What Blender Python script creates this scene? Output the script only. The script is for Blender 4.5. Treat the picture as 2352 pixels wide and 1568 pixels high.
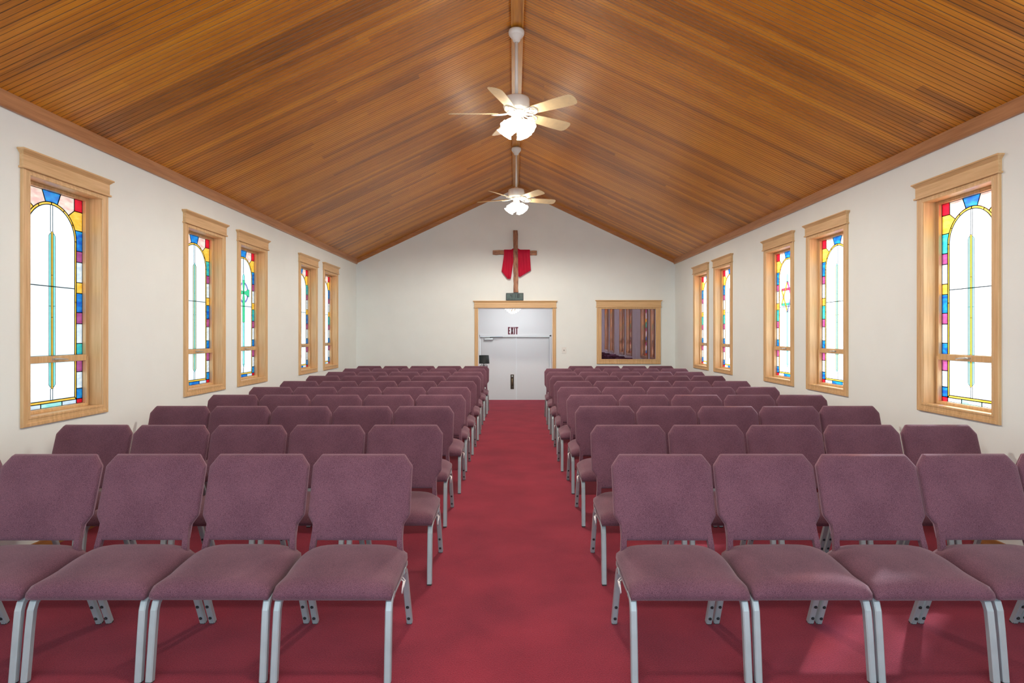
import bpy, bmesh, math, random
from mathutils import Vector, Matrix
random.seed(7)
S = bpy.context.scene
for o in list(bpy.data.objects): bpy.data.objects.remove(o)
PI = math.pi
COL = S.collection

# ------------------------------------------------------------------ camera, world, sun, exposure
F = 1400.0; EYE = 1.46
cd = bpy.data.cameras.new('camera'); cam = bpy.data.objects.new('camera', cd); COL.objects.link(cam)
cam.location = (0, 0, EYE); cam.rotation_euler = (PI/2, 0, 0)
cd.sensor_width = 36; cd.lens = F/2352*36
cd.shift_x = -5/2352; cd.shift_y = -17/2352
cd.clip_start = 0.05; cd.clip_end = 200
S.camera = cam
S.view_settings.view_transform = 'Standard'; S.view_settings.look = 'None'
S.view_settings.gamma = 1; S.view_settings.use_curve_mapping = False
S.view_settings.exposure = 0.85

w = bpy.data.worlds.new('daylight'); S.world = w; w.use_nodes = True
w.node_tree.nodes['Background'].inputs[0].default_value = (0.76, 0.91, 1.0, 1)
w.node_tree.nodes['Background'].inputs[1].default_value = 1.6

def lamp(name, kind, loc, energy, color=(1, 1, 1), **kw):
    d = bpy.data.lights.new(name, kind); d.energy = energy; d.color = color
    for k, v in kw.items(): setattr(d, k, v)
    o = bpy.data.objects.new(name, d); COL.objects.link(o); o.location = loc
    return o
sun = lamp('sun', 'SUN', (8, 8, 9), 24.0, (0.98, 0.98, 1.0), angle=math.radians(2.6))
sun.rotation_euler = Vector((-1, -0.97, -0.94)).to_track_quat('-Z', 'Y').to_euler()

# room measures (metres): X right, Y away from the camera, Z up
XL, XR, YB, Y0 = -3.19, 3.25, 12.32, -1.3
RX, RZ, SL = 0.03, 4.475, 0.47
def roof(x): return RZ - SL*abs(x-RX)
WINS = {'left': [3.20, 4.35, 6.29, 7.43, 9.43, 10.58], 'right': [3.30, 4.48, 6.34, 7.49, 9.48, 10.59]}      # window centres along both side walls
WH = 0.355; WZ0, WZ1 = 0.905, 2.51                  # opening half width, bottom, top
GW = 0.62                                          # glass width

# daylight standing at each window (sky seen through it)
for side, x, L, c in (('left', XL-0.21, 2.7, (0.84, 0.95, 1.0)), ('right', XR+0.21, 3.6, (0.95, 0.98, 1.0))):
    for y in WINS[side]:
        A = 0.66*1.58
        l = lamp('window_daylight', 'AREA', (x, y, 1.71), L*PI*A, c, shape='RECTANGLE', size=1.58, size_y=0.66)
        l.rotation_euler = (0, -PI/2 if side == 'left' else PI/2, 0)
l = lamp('foyer_light', 'AREA', (0.05, 13.45, 2.52), 15, (0.97, 0.99, 1.0), shape='RECTANGLE', size=1.2, size_y=0.5)

# ------------------------------------------------------------------ materials
def newmat(name):
    m = bpy.data.materials.new(name); m.use_nodes = True
    nt = m.node_tree; b = nt.nodes['Principled BSDF']
    return m, nt, b
def N(nt, t, **kw):
    n = nt.nodes.new(t)
    for k, v in kw.items():
        if hasattr(n, k): setattr(n, k, v)
        else: n.inputs[k].default_value = v
    return n
def plain(name, col, rough=0.5, metal=0.0, noise=0.0, nscale=8, bump=0.0, bscale=200, spec=None, emis=0):
    m, nt, b = newmat(name)
    b.inputs['Roughness'].default_value = rough; b.inputs['Metallic'].default_value = metal
    if spec is not None: b.inputs['Specular IOR Level'].default_value = spec
    c4 = (*col, 1); b.inputs['Base Color'].default_value = c4
    tc = N(nt, 'ShaderNodeTexCoord')
    if noise > 0:
        n = N(nt, 'ShaderNodeTexNoise'); n.inputs['Scale'].default_value = nscale; n.inputs['Detail'].default_value = 5
        nt.links.new(tc.outputs['Object'], n.inputs['Vector'])
        r = N(nt, 'ShaderNodeValToRGB'); r.color_ramp.elements[0].position = .3; r.color_ramp.elements[1].position = .7
        r.color_ramp.elements[0].color = (*[v*(1-noise) for v in col], 1); r.color_ramp.elements[1].color = (*[min(1, v*(1+noise)) for v in col], 1)
        nt.links.new(n.outputs['Fac'], r.inputs[0]); nt.links.new(r.outputs[0], b.inputs['Base Color'])
    if bump > 0:
        n2 = N(nt, 'ShaderNodeTexNoise'); n2.inputs['Scale'].default_value = bscale; n2.inputs['Detail'].default_value = 3
        nt.links.new(tc.outputs['Object'], n2.inputs['Vector'])
        bp = N(nt, 'ShaderNodeBump'); bp.inputs['Strength'].default_value = bump; bp.inputs['Distance'].default_value = .004
        nt.links.new(n2.outputs['Fac'], bp.inputs['Height']); nt.links.new(bp.outputs[0], b.inputs['Normal'])
    if emis:
        b.inputs['Emission Color'].default_value = c4; b.inputs['Emission Strength'].default_value = emis
    return m
def wood(name, c0, c1, axis, rough=0.4, stretch=1.2, scale=26, coat=0.0):
    m, nt, b = newmat(name)
    tc = N(nt, 'ShaderNodeTexCoord'); mp = N(nt, 'ShaderNodeMapping')
    s = [scale, scale, scale]; s[axis] = stretch
    mp.inputs['Scale'].default_value = s
    nt.links.new(tc.outputs['Object'], mp.inputs['Vector'])
    n = N(nt, 'ShaderNodeTexNoise'); n.inputs['Scale'].default_value = 1.6; n.inputs['Detail'].default_value = 6; n.inputs['Roughness'].default_value = .65
    nt.links.new(mp.outputs[0], n.inputs['Vector'])
    r = N(nt, 'ShaderNodeValToRGB'); r.color_ramp.elements[0].position = .32; r.color_ramp.elements[1].position = .68
    r.color_ramp.elements[0].color = (*c0, 1); r.color_ramp.elements[1].color = (*c1, 1)
    nt.links.new(n.outputs['Fac'], r.inputs[0]); nt.links.new(r.outputs[0], b.inputs['Base Color'])
    b.inputs['Roughness'].default_value = rough
    b.inputs['Coat Weight'].default_value = coat; b.inputs['Coat Roughness'].default_value = .25
    return m
def ceiling_mat(name, dark):
    # beaded boards running from eave to ridge: every board (91 mm) has a tone of its own
    m, nt, b = newmat(name)
    tc = N(nt, 'ShaderNodeTexCoord'); sp = N(nt, 'ShaderNodeSeparateXYZ'); nt.links.new(tc.outputs['Object'], sp.inputs[0])
    d = N(nt, 'ShaderNodeMath', operation='DIVIDE'); nt.links.new(sp.outputs['Y'], d.inputs[0]); d.inputs[1].default_value = .091
    fl = N(nt, 'ShaderNodeMath', operation='FLOOR'); nt.links.new(d.outputs[0], fl.inputs[0])
    # random board end joints along X
    wn0 = N(nt, 'ShaderNodeTexWhiteNoise', noise_dimensions='1D'); nt.links.new(fl.outputs[0], wn0.inputs['W'])
    mu = N(nt, 'ShaderNodeMath', operation='MULTIPLY_ADD'); nt.links.new(wn0.outputs['Value'], mu.inputs[0]); mu.inputs[1].default_value = 3.0
    dx = N(nt, 'ShaderNodeMath', operation='DIVIDE'); nt.links.new(sp.outputs['X'], dx.inputs[0]); dx.inputs[1].default_value = 5.5
    nt.links.new(dx.outputs[0], mu.inputs[2])
    fx = N(nt, 'ShaderNodeMath', operation='FLOOR'); nt.links.new(mu.outputs[0], fx.inputs[0])
    cb = N(nt, 'ShaderNodeCombineXYZ'); nt.links.new(fl.outputs[0], cb.inputs[0]); nt.links.new(fx.outputs[0], cb.inputs[1])
    wn = N(nt, 'ShaderNodeTexWhiteNoise', noise_dimensions='3D'); nt.links.new(cb.outputs[0], wn.inputs['Vector'])
    mp = N(nt, 'ShaderNodeMapping'); mp.inputs['Scale'].default_value = (1.6, 42, 1.6); nt.links.new(tc.outputs['Object'], mp.inputs['Vector'])
    n = N(nt, 'ShaderNodeTexNoise'); n.inputs['Scale'].default_value = 1.5; n.inputs['Detail'].default_value = 7; n.inputs['Roughness'].default_value = .7
    nt.links.new(mp.outputs[0], n.inputs['Vector'])
    big = N(nt, 'ShaderNodeTexNoise'); big.inputs['Scale'].default_value = .9; big.inputs['Detail'].default_value = 3; nt.links.new(tc.outputs['Object'], big.inputs['Vector'])
    a1 = N(nt, 'ShaderNodeMath', operation='MULTIPLY_ADD'); nt.links.new(wn.outputs['Value'], a1.inputs[0]); a1.inputs[1].default_value = .30
    a2 = N(nt, 'ShaderNodeMath', operation='MULTIPLY_ADD'); nt.links.new(n.outputs['Fac'], a2.inputs[0]); a2.inputs[1].default_value = .62
    a3 = N(nt, 'ShaderNodeMath', operation='MULTIPLY'); nt.links.new(big.outputs['Fac'], a3.inputs[0]); a3.inputs[1].default_value = .35
    nt.links.new(a2.outputs[0], a1.inputs[2]); nt.links.new(a3.outputs[0], a2.inputs[2])
    r = N(nt, 'ShaderNodeValToRGB'); cr = r.color_ramp
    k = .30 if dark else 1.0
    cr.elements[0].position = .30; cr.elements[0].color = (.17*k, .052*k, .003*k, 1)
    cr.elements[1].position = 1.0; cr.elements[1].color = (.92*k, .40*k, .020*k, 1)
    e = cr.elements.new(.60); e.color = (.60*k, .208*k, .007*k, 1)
    nt.links.new(a1.outputs[0], r.inputs[0]); nt.links.new(r.outputs[0], b.inputs['Base Color'])
    b.inputs['Roughness'].default_value = .42; b.inputs['Specular IOR Level'].default_value = .45
    b.inputs['Coat Weight'].default_value = .30; b.inputs['Coat Roughness'].default_value = .30
    return m
def fabric_mat():
    m, nt, b = newmat('mauve_tweed')
    tc = N(nt, 'ShaderNodeTexCoord')
    n = N(nt, 'ShaderNodeTexNoise'); n.inputs['Scale'].default_value = 420; n.inputs['Detail'].default_value = 2
    g = N(nt, 'ShaderNodeTexNoise'); g.inputs['Scale'].default_value = 5; g.inputs['Detail'].default_value = 3
    for q in (n, g): nt.links.new(tc.outputs['Object'], q.inputs['Vector'])
    a = N(nt, 'ShaderNodeMath', operation='MULTIPLY_ADD'); nt.links.new(g.outputs['Fac'], a.inputs[0]); a.inputs[1].default_value = .25
    a_ = N(nt, 'ShaderNodeMath', operation='MULTIPLY'); nt.links.new(n.outputs['Fac'], a_.inputs[0]); a_.inputs[1].default_value = .8
    nt.links.new(a_.outputs[0], a.inputs[2])
    r = N(nt, 'ShaderNodeValToRGB'); cr = r.color_ramp
    cr.elements[0].position = .36; cr.elements[0].color = (.068, .026, .046, 1)
    cr.elements[1].position = .70; cr.elements[1].color = (.225, .102, .140, 1)
    nt.links.new(a.outputs[0], r.inputs[0]); nt.links.new(r.outputs[0], b.inputs['Base Color'])
    b.inputs['Roughness'].default_value = .9; b.inputs['Specular IOR Level'].default_value = .2
    b.inputs['Sheen Weight'].default_value = .25; b.inputs['Sheen Roughness'].default_value = .5
    b.inputs['Sheen Tint'].default_value = (.9, .75, .8, 1)
    bp = N(nt, 'ShaderNodeBump'); bp.inputs['Strength'].default_value = .25; bp.inputs['Distance'].default_value = .002
    nt.links.new(n.outputs['Fac'], bp.inputs['Height']); nt.links.new(bp.outputs[0], b.inputs['Normal'])
    return m
def carpet_mat():
    m, nt, b = newmat('red_carpet')
    tc = N(nt, 'ShaderNodeTexCoord')
    n = N(nt, 'ShaderNodeTexNoise'); n.inputs['Scale'].default_value = 170; n.inputs['Detail'].default_value = 3
    g = N(nt, 'ShaderNodeTexNoise'); g.inputs['Scale'].default_value = 2.6; g.inputs['Detail'].default_value = 5
    for q in (n, g): nt.links.new(tc.outputs['Object'], q.inputs['Vector'])
    a_ = N(nt, 'ShaderNodeMath', operation='MULTIPLY'); nt.links.new(n.outputs['Fac'], a_.inputs[0]); a_.inputs[1].default_value = .55
    a = N(nt, 'ShaderNodeMath', operation='MULTIPLY_ADD'); nt.links.new(g.outputs['Fac'], a.inputs[0]); a.inputs[1].default_value = .45
    nt.links.new(a_.outputs[0], a.inputs[2])
    r = N(nt, 'ShaderNodeValToRGB'); cr = r.color_ramp
    cr.elements[0].position = .32; cr.elements[0].color = (.145, .0105, .026, 1)
    cr.elements[1].position = .66; cr.elements[1].color = (.33, .028, .052, 1)
    nt.links.new(a.outputs[0], r.inputs[0]); nt.links.new(r.outputs[0], b.inputs['Base Color'])
    b.inputs['Roughness'].default_value = .97; b.inputs['Specular IOR Level'].default_value = .1
    b.inputs['Sheen Weight'].default_value = .2; b.inputs['Sheen Tint'].default_value = (.95, .5, .6, 1)
    bp = N(nt, 'ShaderNodeBump'); bp.inputs['Strength'].default_value = .7; bp.inputs['Distance'].default_value = .006
    nt.links.new(n.outputs['Fac'], bp.inputs['Height']); nt.links.new(bp.outputs[0], b.inputs['Normal'])
    return m
def stained(name, col, col2=None, clear=.45):
    m, nt, b = newmat(name); nt.nodes.remove(b)
    out = [x for x in nt.nodes if x.type == 'OUTPUT_MATERIAL'][0]
    col2 = col2 or col
    tc = N(nt, 'ShaderNodeTexCoord'); mp = N(nt, 'ShaderNodeMapping'); mp.inputs['Scale'].default_value = (9, 9, 26); mp.inputs['Rotation'].default_value = (.5, .2, 0)
    nt.links.new(tc.outputs['Object'], mp.inputs['Vector'])
    n = N(nt, 'ShaderNodeTexNoise'); n.inputs['Scale'].default_value = 1.4; n.inputs['Detail'].default_value = 4
    nt.links.new(mp.outputs[0], n.inputs['Vector'])
    r = N(nt, 'ShaderNodeValToRGB'); r.color_ramp.elements[0].position = .38; r.color_ramp.elements[1].position = .62
    r.color_ramp.elements[0].color = (*col, 1); r.color_ramp.elements[1].color = (*col2, 1)
    nt.links.new(n.outputs['Fac'], r.inputs[0])
    tr = N(nt, 'ShaderNodeBsdfTransparent'); tl = N(nt, 'ShaderNodeBsdfTranslucent'); gl = N(nt, 'ShaderNodeBsdfGlossy')
    gl.inputs['Roughness'].default_value = .25; gl.inputs['Color'].default_value = (.8, .8, .8, 1)
    nt.links.new(r.outputs[0], tr.inputs[0]); nt.links.new(r.outputs[0], tl.inputs[0])
    mx = N(nt, 'ShaderNodeMixShader'); mx.inputs[0].default_value = clear
    nt.links.new(tl.outputs[0], mx.inputs[1]); nt.links.new(tr.outputs[0], mx.inputs[2])
    m2 = N(nt, 'ShaderNodeMixShader'); m2.inputs[0].default_value = .04
    nt.links.new(mx.outputs[0], m2.inputs[1]); nt.links.new(gl.outputs[0], m2.inputs[2])
    nt.links.new(m2.outputs[0], out.inputs[0])
    return m

M = {}
M['wall'] = plain('warm_white_plaster', (.83, .88, .865), .75, noise=.015, nscale=3, bump=.08, bscale=60)
M['foyer'] = plain('cool_white_paint', (.80, .81, .82), .6)
M['doorwhite'] = plain('white_door_paint', (.74, .75, .76), .45)
M['oak_z'] = wood('pale_oak_upright', (.58, .35, .155), (.76, .51, .26), 2)
M['oak_y'] = wood('pale_oak_along', (.58, .35, .155), (.76, .51, .26), 1)
M['oak_x'] = wood('pale_oak_across', (.58, .35, .155), (.76, .51, .26), 0)
M['crown'] = wood('stained_crown_wood', (.36, .15, .055), (.56, .27, .115), 1, .4, coat=.2)
M['crown_x'] = wood('stained_gable_wood', (.36, .13, .035), (.56, .24, .07), 0, .4, coat=.2)
M['ridge'] = wood('stained_ridge_wood', (.45, .17, .012), (.70, .32, .03), 1, .35, coat=.3)
M['base'] = wood('stained_base_wood', (.30, .13, .04), (.46, .22, .07), 1)
M['ceil'] = ceiling_mat('varnished_beadboard', False)
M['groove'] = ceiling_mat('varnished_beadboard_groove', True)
M['fabric'] = fabric_mat(); M['carpet'] = carpet_mat()
M['piping'] = plain('mauve_piping', (.25, .125, .16), .85)
M['steel'] = plain('silver_grey_paint', (.40, .47, .50), .38, metal=.2, noise=.05, nscale=12)
M['bolt'] = plain('black_rubber_bolt', (.012, .014, .018), .35)
M['rubber'] = plain('black_rubber', (.02, .02, .02), .7)
M['white_enamel'] = plain('white_enamel', (.80, .80, .77), .35)
M['hook'] = plain('white_wire', (.8, .8, .82), .3, metal=.2)
M['blade'] = plain('cream_blade', (.90, .72, .42), .4, noise=.06, nscale=20)
M['shade'] = plain('lit_frosted_glass', (1.0, .90, .74), .4, emis=7)
M['chandelier'] = plain('lit_crystal', (1.0, .97, .93), .1, emis=2.2)
M['brass'] = plain('aged_brass', (.35, .24, .13), .35, metal=.9, noise=.2, nscale=30)
M['plate'] = plain('tarnished_bronze_plate', (.07, .05, .035), .35, metal=.5, noise=.2, nscale=30)
M['chrome'] = plain('brushed_steel', (.55, .55, .54), .3, metal=.8)
M['darkwood'] = wood('rough_cross_timber', (.13, .035, .02), (.52, .25, .13), 2, .6, stretch=4, scale=20)
M['darkwood_x'] = wood('rough_crossbar_timber', (.13, .035, .02), (.55, .28, .15), 0, .6, stretch=4, scale=20)
M['clockbody'] = plain('black_plastic', (.012, .02, .022), .4)
M['lcd'] = plain('grey_green_lcd', (.055, .105, .10), .5, noise=.15, nscale=10)
M['ink'] = plain('lcd_digit', (.008, .014, .02), .4)
M['sign'] = plain('sign_white', (.82, .80, .82), .4)
M['signred'] = plain('sign_maroon', (.13, .012, .03), .4)
M['black'] = plain('black_cloth', (.008, .012, .012), .6)
M['iron'] = plain('black_iron', (.012, .012, .012), .45, metal=.4)
M['lead'] = plain('lead_came', (.03, .03, .035), .5, metal=.3)
M['drape'] = plain('purple_drape', (.045, .020, .045), .85, noise=.2, nscale=5)
M['scarlet'] = None
def cloth():
    m, nt, b = newmat('sheer_red_cloth')
    out = [x for x in nt.nodes if x.type == 'OUTPUT_MATERIAL'][0]
    b.inputs['Base Color'].default_value = (.80, .014, .085, 1); b.inputs['Roughness'].default_value = .6
    tr = N(nt, 'ShaderNodeBsdfTransparent'); tr.inputs[0].default_value = (.95, .25, .32, 1)
    tl = N(nt, 'ShaderNodeBsdfTranslucent'); tl.inputs[0].default_value = (.8, .02, .07, 1)
    m1 = N(nt, 'ShaderNodeMixShader'); m1.inputs[0].default_value = .25
    nt.links.new(b.outputs[0], m1.inputs[1]); nt.links.new(tl.outputs[0], m1.inputs[2])
    m2 = N(nt, 'ShaderNodeMixShader'); m2.inputs[0].default_value = .24
    nt.links.new(m1.outputs[0], m2.inputs[1]); nt.links.new(tr.outputs[0], m2.inputs[2])
    nt.links.new(m2.outputs[0], out.inputs[0]); return m
M['scarlet'] = cloth()
def pane():
    m, nt, b = newmat('dark_reflecting_glass'); nt.nodes.remove(b)
    out = [x for x in nt.nodes if x.type == 'OUTPUT_MATERIAL'][0]
    tr = N(nt, 'ShaderNodeBsdfTransparent'); tr.inputs[0].default_value = (.55, .45, .6, 1)
    gl = N(nt, 'ShaderNodeBsdfGlossy'); gl.inputs['Color'].default_value = (.80, .66, .80, 1); gl.inputs['Roughness'].default_value = .012
    mx = N(nt, 'ShaderNodeMixShader'); mx.inputs[0].default_value = .30
    nt.links.new(tr.outputs[0], mx.inputs[1]); nt.links.new(gl.outputs[0], mx.inputs[2]); nt.links.new(mx.outputs[0], out.inputs[0])
    return m
M['pane'] = pane()
G = {
 'white': stained('glass_frosted', (.245, .26, .265), (.265, .28, .285), .35),
 'amber': stained('glass_amber', (.29, .135, .012), (.33, .18, .028)),
 'blue': stained('glass_blue', (.002, .025, .14), (.005, .085, .19)),
 'teal': stained('glass_teal', (.005, .10, .15), (.02, .16, .11)),
 'red': stained('glass_red', (.20, .002, .008), (.24, .004, .01)),
 'purple': stained('glass_plum', (.10, .018, .06), (.13, .028, .08)),
 'pink': stained('glass_peach', (.25, .135, .115), (.27, .21, .17)),
 'aqua': stained('glass_aqua', (.08, .21, .19), (.16, .25, .23)),
 'green': stained('glass_green', (.02, .30, .13), (.06, .36, .19)),
 'lav': stained('glass_lavender', (.20, .18, .40), (.26, .24, .42)),
 'pale': stained('glass_pale', (.44, .44, .38), (.47, .48, .40)),
 'magenta': stained('glass_magenta', (.34, .03, .14), (.38, .05, .16)),
 'milk': stained('glass_milk', (.18, .20, .23), (.24, .25, .26)),
}
def tint(name, col):
    m, nt, b = newmat(name); nt.nodes.remove(b)
    out = [x for x in nt.nodes if x.type == 'OUTPUT_MATERIAL'][0]
    tr = N(nt, 'ShaderNodeBsdfTransparent'); tr.inputs[0].default_value = (*col, 1); nt.links.new(tr.outputs[0], out.inputs[0]); return m
for k_, c_ in {'aqua': (.28, .68, .60), 'amber': (.72, .40, .06), 'green': (.07, .55, .24), 'pale': (.62, .60, .34), 'lav': (.26, .26, .62), 'magenta': (.60, .10, .28), 'red': (.65, .06, .10), 'milk': (.50, .53, .62)}.items():
    G['t_'+k_] = tint('plated_'+k_, c_)
GK = list(G)

# ------------------------------------------------------------------ mesh helpers
class MB:
    def __init__(s, xf=None): s.v = []; s.f = []; s.m = []; s.xf = xf; s.sm = []
    def pt(s, p):
        p = Vector(p)
        s.v.append(s.xf @ p if s.xf is not None else p); return len(s.v)-1
    def face(s, idx, mi=0, sm=False): s.f.append(idx); s.m.append(mi); s.sm.append(sm)
    def poly(s, pts, mi=0): s.face([s.pt(p) for p in pts], mi)
    def box(s, x0, x1, y0, y1, z0, z1, mi=0):
        i = [s.pt((x, y, z)) for z in (z0, z1) for y in (y0, y1) for x in (x0, x1)]
        for q in ((0,2,3,1), (4,5,7,6), (0,1,5,4), (2,6,7,3), (0,4,6,2), (1,3,7,5)): s.face([i[k] for k in q], mi)
    def prism(s, poly, vec, mi=0, sm=False):
        vec = Vector(vec); n = len(poly)
        a = [s.pt(p) for p in poly]; b = [s.pt(Vector(p)+vec) for p in poly]
        s.face(a[::-1], mi); s.face(b, mi)
        for k in range(n): s.face([a[k], a[(k+1) % n], b[(k+1) % n], b[k]], mi, sm)
    def rings(s, rings, mi=0, cap0=True, cap1=True, sm=True, loop=True):
        R = [[s.pt(p) for p in r] for r in rings]; n = len(R[0])
        for a, b in zip(R, R[1:]):
            for k in range(n if loop else n-1): s.face([a[k], a[(k+1) % n], b[(k+1) % n], b[k]], mi, sm)
        if cap0: s.face(R[0][::-1], mi, False)
        if cap1: s.face(R[-1], mi, False)
    def tube(s, path, r, n=10, mi=0, sm=True, sec=None):
        # sec: optional list of (a,b) section points (a along side, b along normal)
        P = [Vector(p) for p in path]; rs = []
        up = Vector((0, 0, 1))
        prevn = None
        for k, p in enumerate(P):
            t = (P[min(k+1, len(P)-1)]-P[max(k-1, 0)]).normalized()
            if sec:
                side = Vector((1, 0, 0)); side = (side - t*side.dot(t)).normalized()
                nn = t.cross(side)
                rs.append([p+side*a+nn*b for a, b in sec])
            else:
                if prevn is None:
                    h = Vector((0, 0, 1)) if abs(t.z) < .9 else Vector((1, 0, 0))
                    prevn = (h-t*h.dot(t)).normalized()
                nn = (prevn-t*prevn.dot(t)).normalized(); prevn = nn; bb = t.cross(nn)
                rr = r[k] if isinstance(r, (list, tuple)) else r
                rs.append([p+nn*rr*math.cos(2*PI*j/n)+bb*rr*math.sin(2*PI*j/n) for j in range(n)])
        s.rings(rs, mi, sm=sm)
    def lathe(s, prof, c=(0, 0, 0), n=24, mi=0, mat=None, cap=True):
        c = Vector(c)
        def P(r, z, a):
            v = Vector((r*math.cos(a), r*math.sin(a), z))
            return (mat @ v if mat is not None else v)+c
        s.rings([[P(r, z, 2*PI*j/n) for j in range(n)] for r, z in prof], mi, cap, cap)
    def build(s, name, mats, parent=None, auto=True):
        me = bpy.data.meshes.new(name); me.from_pydata([tuple(v) for v in s.v], [], s.f)
        if not isinstance(mats, (list, tuple)): mats = [mats]
        for m in mats: me.materials.append(m)
        me.polygons.foreach_set('material_index', s.m); me.polygons.foreach_set('use_smooth', s.sm)
        if auto:
            bm = bmesh.new(); bm.from_mesh(me); bmesh.ops.recalc_face_normals(bm, faces=bm.faces); bm.to_mesh(me); bm.free()
        me.update()
        o = bpy.data.objects.new(name, me); COL.objects.link(o)
        if parent is not None: o.parent = parent
        return o
def bevel(o, w=.004, seg=2, ang=40):
    b = o.modifiers.new('edge', 'BEVEL'); b.width = w; b.segments = seg; b.limit_method = 'ANGLE'; b.angle_limit = math.radians(ang)
    return o
def empty(name, loc=(0, 0, 0), rz=0):
    o = bpy.data.objects.new(name, None); COL.objects.link(o); o.location = loc; o.rotation_euler = (0, 0, rz); o.empty_display_size = .1
    return o
def tag(o, label, cat=None, group=None, kind=None):
    o['label'] = label
    if cat: o['category'] = cat
    if group: o['group'] = group
    if kind: o['kind'] = kind
    return o
def struct(o, label, cat): return tag(o, label, cat, kind='structure')

# ------------------------------------------------------------------ room shell
m = MB(); m.box(XL-.16, XR+.16, Y0, YB+.14, -.12, 0); m.box(-1.75, 1.85, YB+.14, 13.54, -.12, 0)
for k in range(3):   # carpeted steps going down to the entrance
    m.box(-1.75, 1.85, 13.54+.24*k, 13.54+.24*(k+1), -.62-.1, -.155*(k+1) if k < 2 else -.155*3)
m.box(-1.75, 1.85, 14.26, 14.75, -.72, -.62)
struct(m.build('floor', M['carpet']), 'red carpeted floor running down the aisle to the doorway', 'floor')

def side_wall(name, xi, xo, lab):
    m = MB(); ys = [Y0]
    for y in WINS[name[5:]]: ys += [y-WH, y+WH]
    ys.append(YB+.14)
    zt = roof(xi)+.03
    for k in range(len(ys)-1):
        if k % 2 == 0: m.box(xi, xo, ys[k], ys[k+1], 0, zt)
        else: m.box(xi, xo, ys[k], ys[k+1], 0, WZ0); m.box(xi, xo, ys[k], ys[k+1], WZ1, zt)
    return struct(m.build(name, M['wall']), lab, 'wall')
side_wall('wall_left', XL, XL-.16, 'white plaster wall with stained glass windows, left of the aisle')
side_wall('wall_right', XR, XR+.16, 'white plaster wall with stained glass windows, right of the aisle')

DX0, DX1, DZ = -.73, .775, 1.985
IX0, IX1, IZ0, IZ1 = 1.765, 2.86, .925, 1.975
m = MB()
def colm(x0, x1, z0):
    xs = [x0] + ([RX] if x0 < RX < x1 else []) + [x1]
    P = [(x0, YB, z0), (x1, YB, z0)] + [(x, YB, roof(x)+.03) for x in reversed(xs)]
    m.prism(P, (0, .14, 0))
colm(XL, DX0, 0); colm(DX0, DX1, DZ); colm(DX1, IX0, 0); colm(IX0, IX1, IZ1); colm(IX1, XR, 0)
m.box(IX0, IX1, YB, YB+.14, 0, IZ0)
struct(m.build('wall_back', M['wall']), 'white gable wall at the far end with doorway, cross and dark window', 'wall')

# beadboard ceiling: real grooves every 45 mm, one slab per pitch in a single mesh
m = MB()
y = Y0; prof = []
k = 0
while y < YB+.1:
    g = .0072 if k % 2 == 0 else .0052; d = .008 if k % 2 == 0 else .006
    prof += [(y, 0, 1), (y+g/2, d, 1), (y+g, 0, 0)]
    y += .0455; k += 1
prof.append((YB+.14, 0, 0))
for xa, xb in ((XL-.2, RX), (RX, XR+.2)):
    za, zb = roof(xa), roof(xb)
    A = [m.pt((xa, p[0], za+p[1])) for p in prof]; B = [m.pt((xb, p[0], zb+p[1])) for p in prof]
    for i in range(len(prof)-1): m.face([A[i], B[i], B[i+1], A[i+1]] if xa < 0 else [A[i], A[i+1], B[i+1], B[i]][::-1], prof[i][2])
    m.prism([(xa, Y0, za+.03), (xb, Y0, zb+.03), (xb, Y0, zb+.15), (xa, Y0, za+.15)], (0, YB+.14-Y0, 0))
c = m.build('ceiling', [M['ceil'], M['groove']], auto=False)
struct(c, 'varnished brown beadboard ceiling rising to a central ridge', 'ceiling')

m = MB()
m.box(RX-.047, RX+.047, Y0, YB, RZ-.042, RZ-.02)
for sx in (-1, 1): m.box(RX+sx*.053-.007, RX+sx*.053+.007, Y0, YB, RZ-.052, RZ-.024); m.box(RX+sx*.04-.003, RX+sx*.04+.003, Y0, YB, RZ-.046, RZ-.04)
struct(m.build('trim_1', M['ridge']), 'flat varnished board covering the ridge of the ceiling', 'ridge board')
for nm, xi, sx, lab in (('trim_2', XL, 1, 'left'), ('trim_3', XR, -1, 'right')):
    m = MB(); z0 = 2.872
    P = [(xi, z0), (xi+sx*.02, z0), (xi+sx*.026, z0+.012), (xi+sx*.028, roof(xi+sx*.028)), (xi, roof(xi))]
    m.prism([(a, Y0, b) for a, b in P], (0, YB-Y0, 0))
    struct(m.build(nm, M['crown']), 'brown wooden crown board along the top of the %s wall' % lab, 'crown trim')
for nm, x0, x1, lab in (('trim_4', XL+.02, RX, 'left'), ('trim_5', RX, XR-.02, 'right')):
    m = MB(); t = .078
    m.prism([(x0, YB, roof(x0)-t), (x1, YB, roof(x1)-t), (x1, YB, roof(x1)), (x0, YB, roof(x0))], (0, -.028, 0))
    m.prism([(x0, YB-.028, roof(x0)-.022), (x1, YB-.028, roof(x1)-.022), (x1, YB-.028, roof(x1)), (x0, YB-.028, roof(x0))], (0, -.012, 0))
    struct(m.build(nm, M['crown_x']), 'brown wooden trim board climbing the %s slope of the gable wall' % lab, 'gable trim')
for nm, x0, x1 in (('baseboard_left', XL, XL+.014), ('baseboard_right', XR-.014, XR)):
    m = MB(); m.box(x0, x1, Y0, YB, 0, .075)
    bevel(struct(m.build(nm, M['base']), 'brown wooden baseboard along the %s wall' % nm[10:], 'baseboard'), .004)
m = MB(); m.box(XL+.014, DX0-.075, YB-.014, YB, 0, .075); m.box(DX1+.075, XR-.014, YB-.014, YB, 0, .075)
bevel(struct(m.build('baseboard_back', M['base']), 'brown wooden baseboard along the far gable wall', 'baseboard'), .004)

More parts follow.
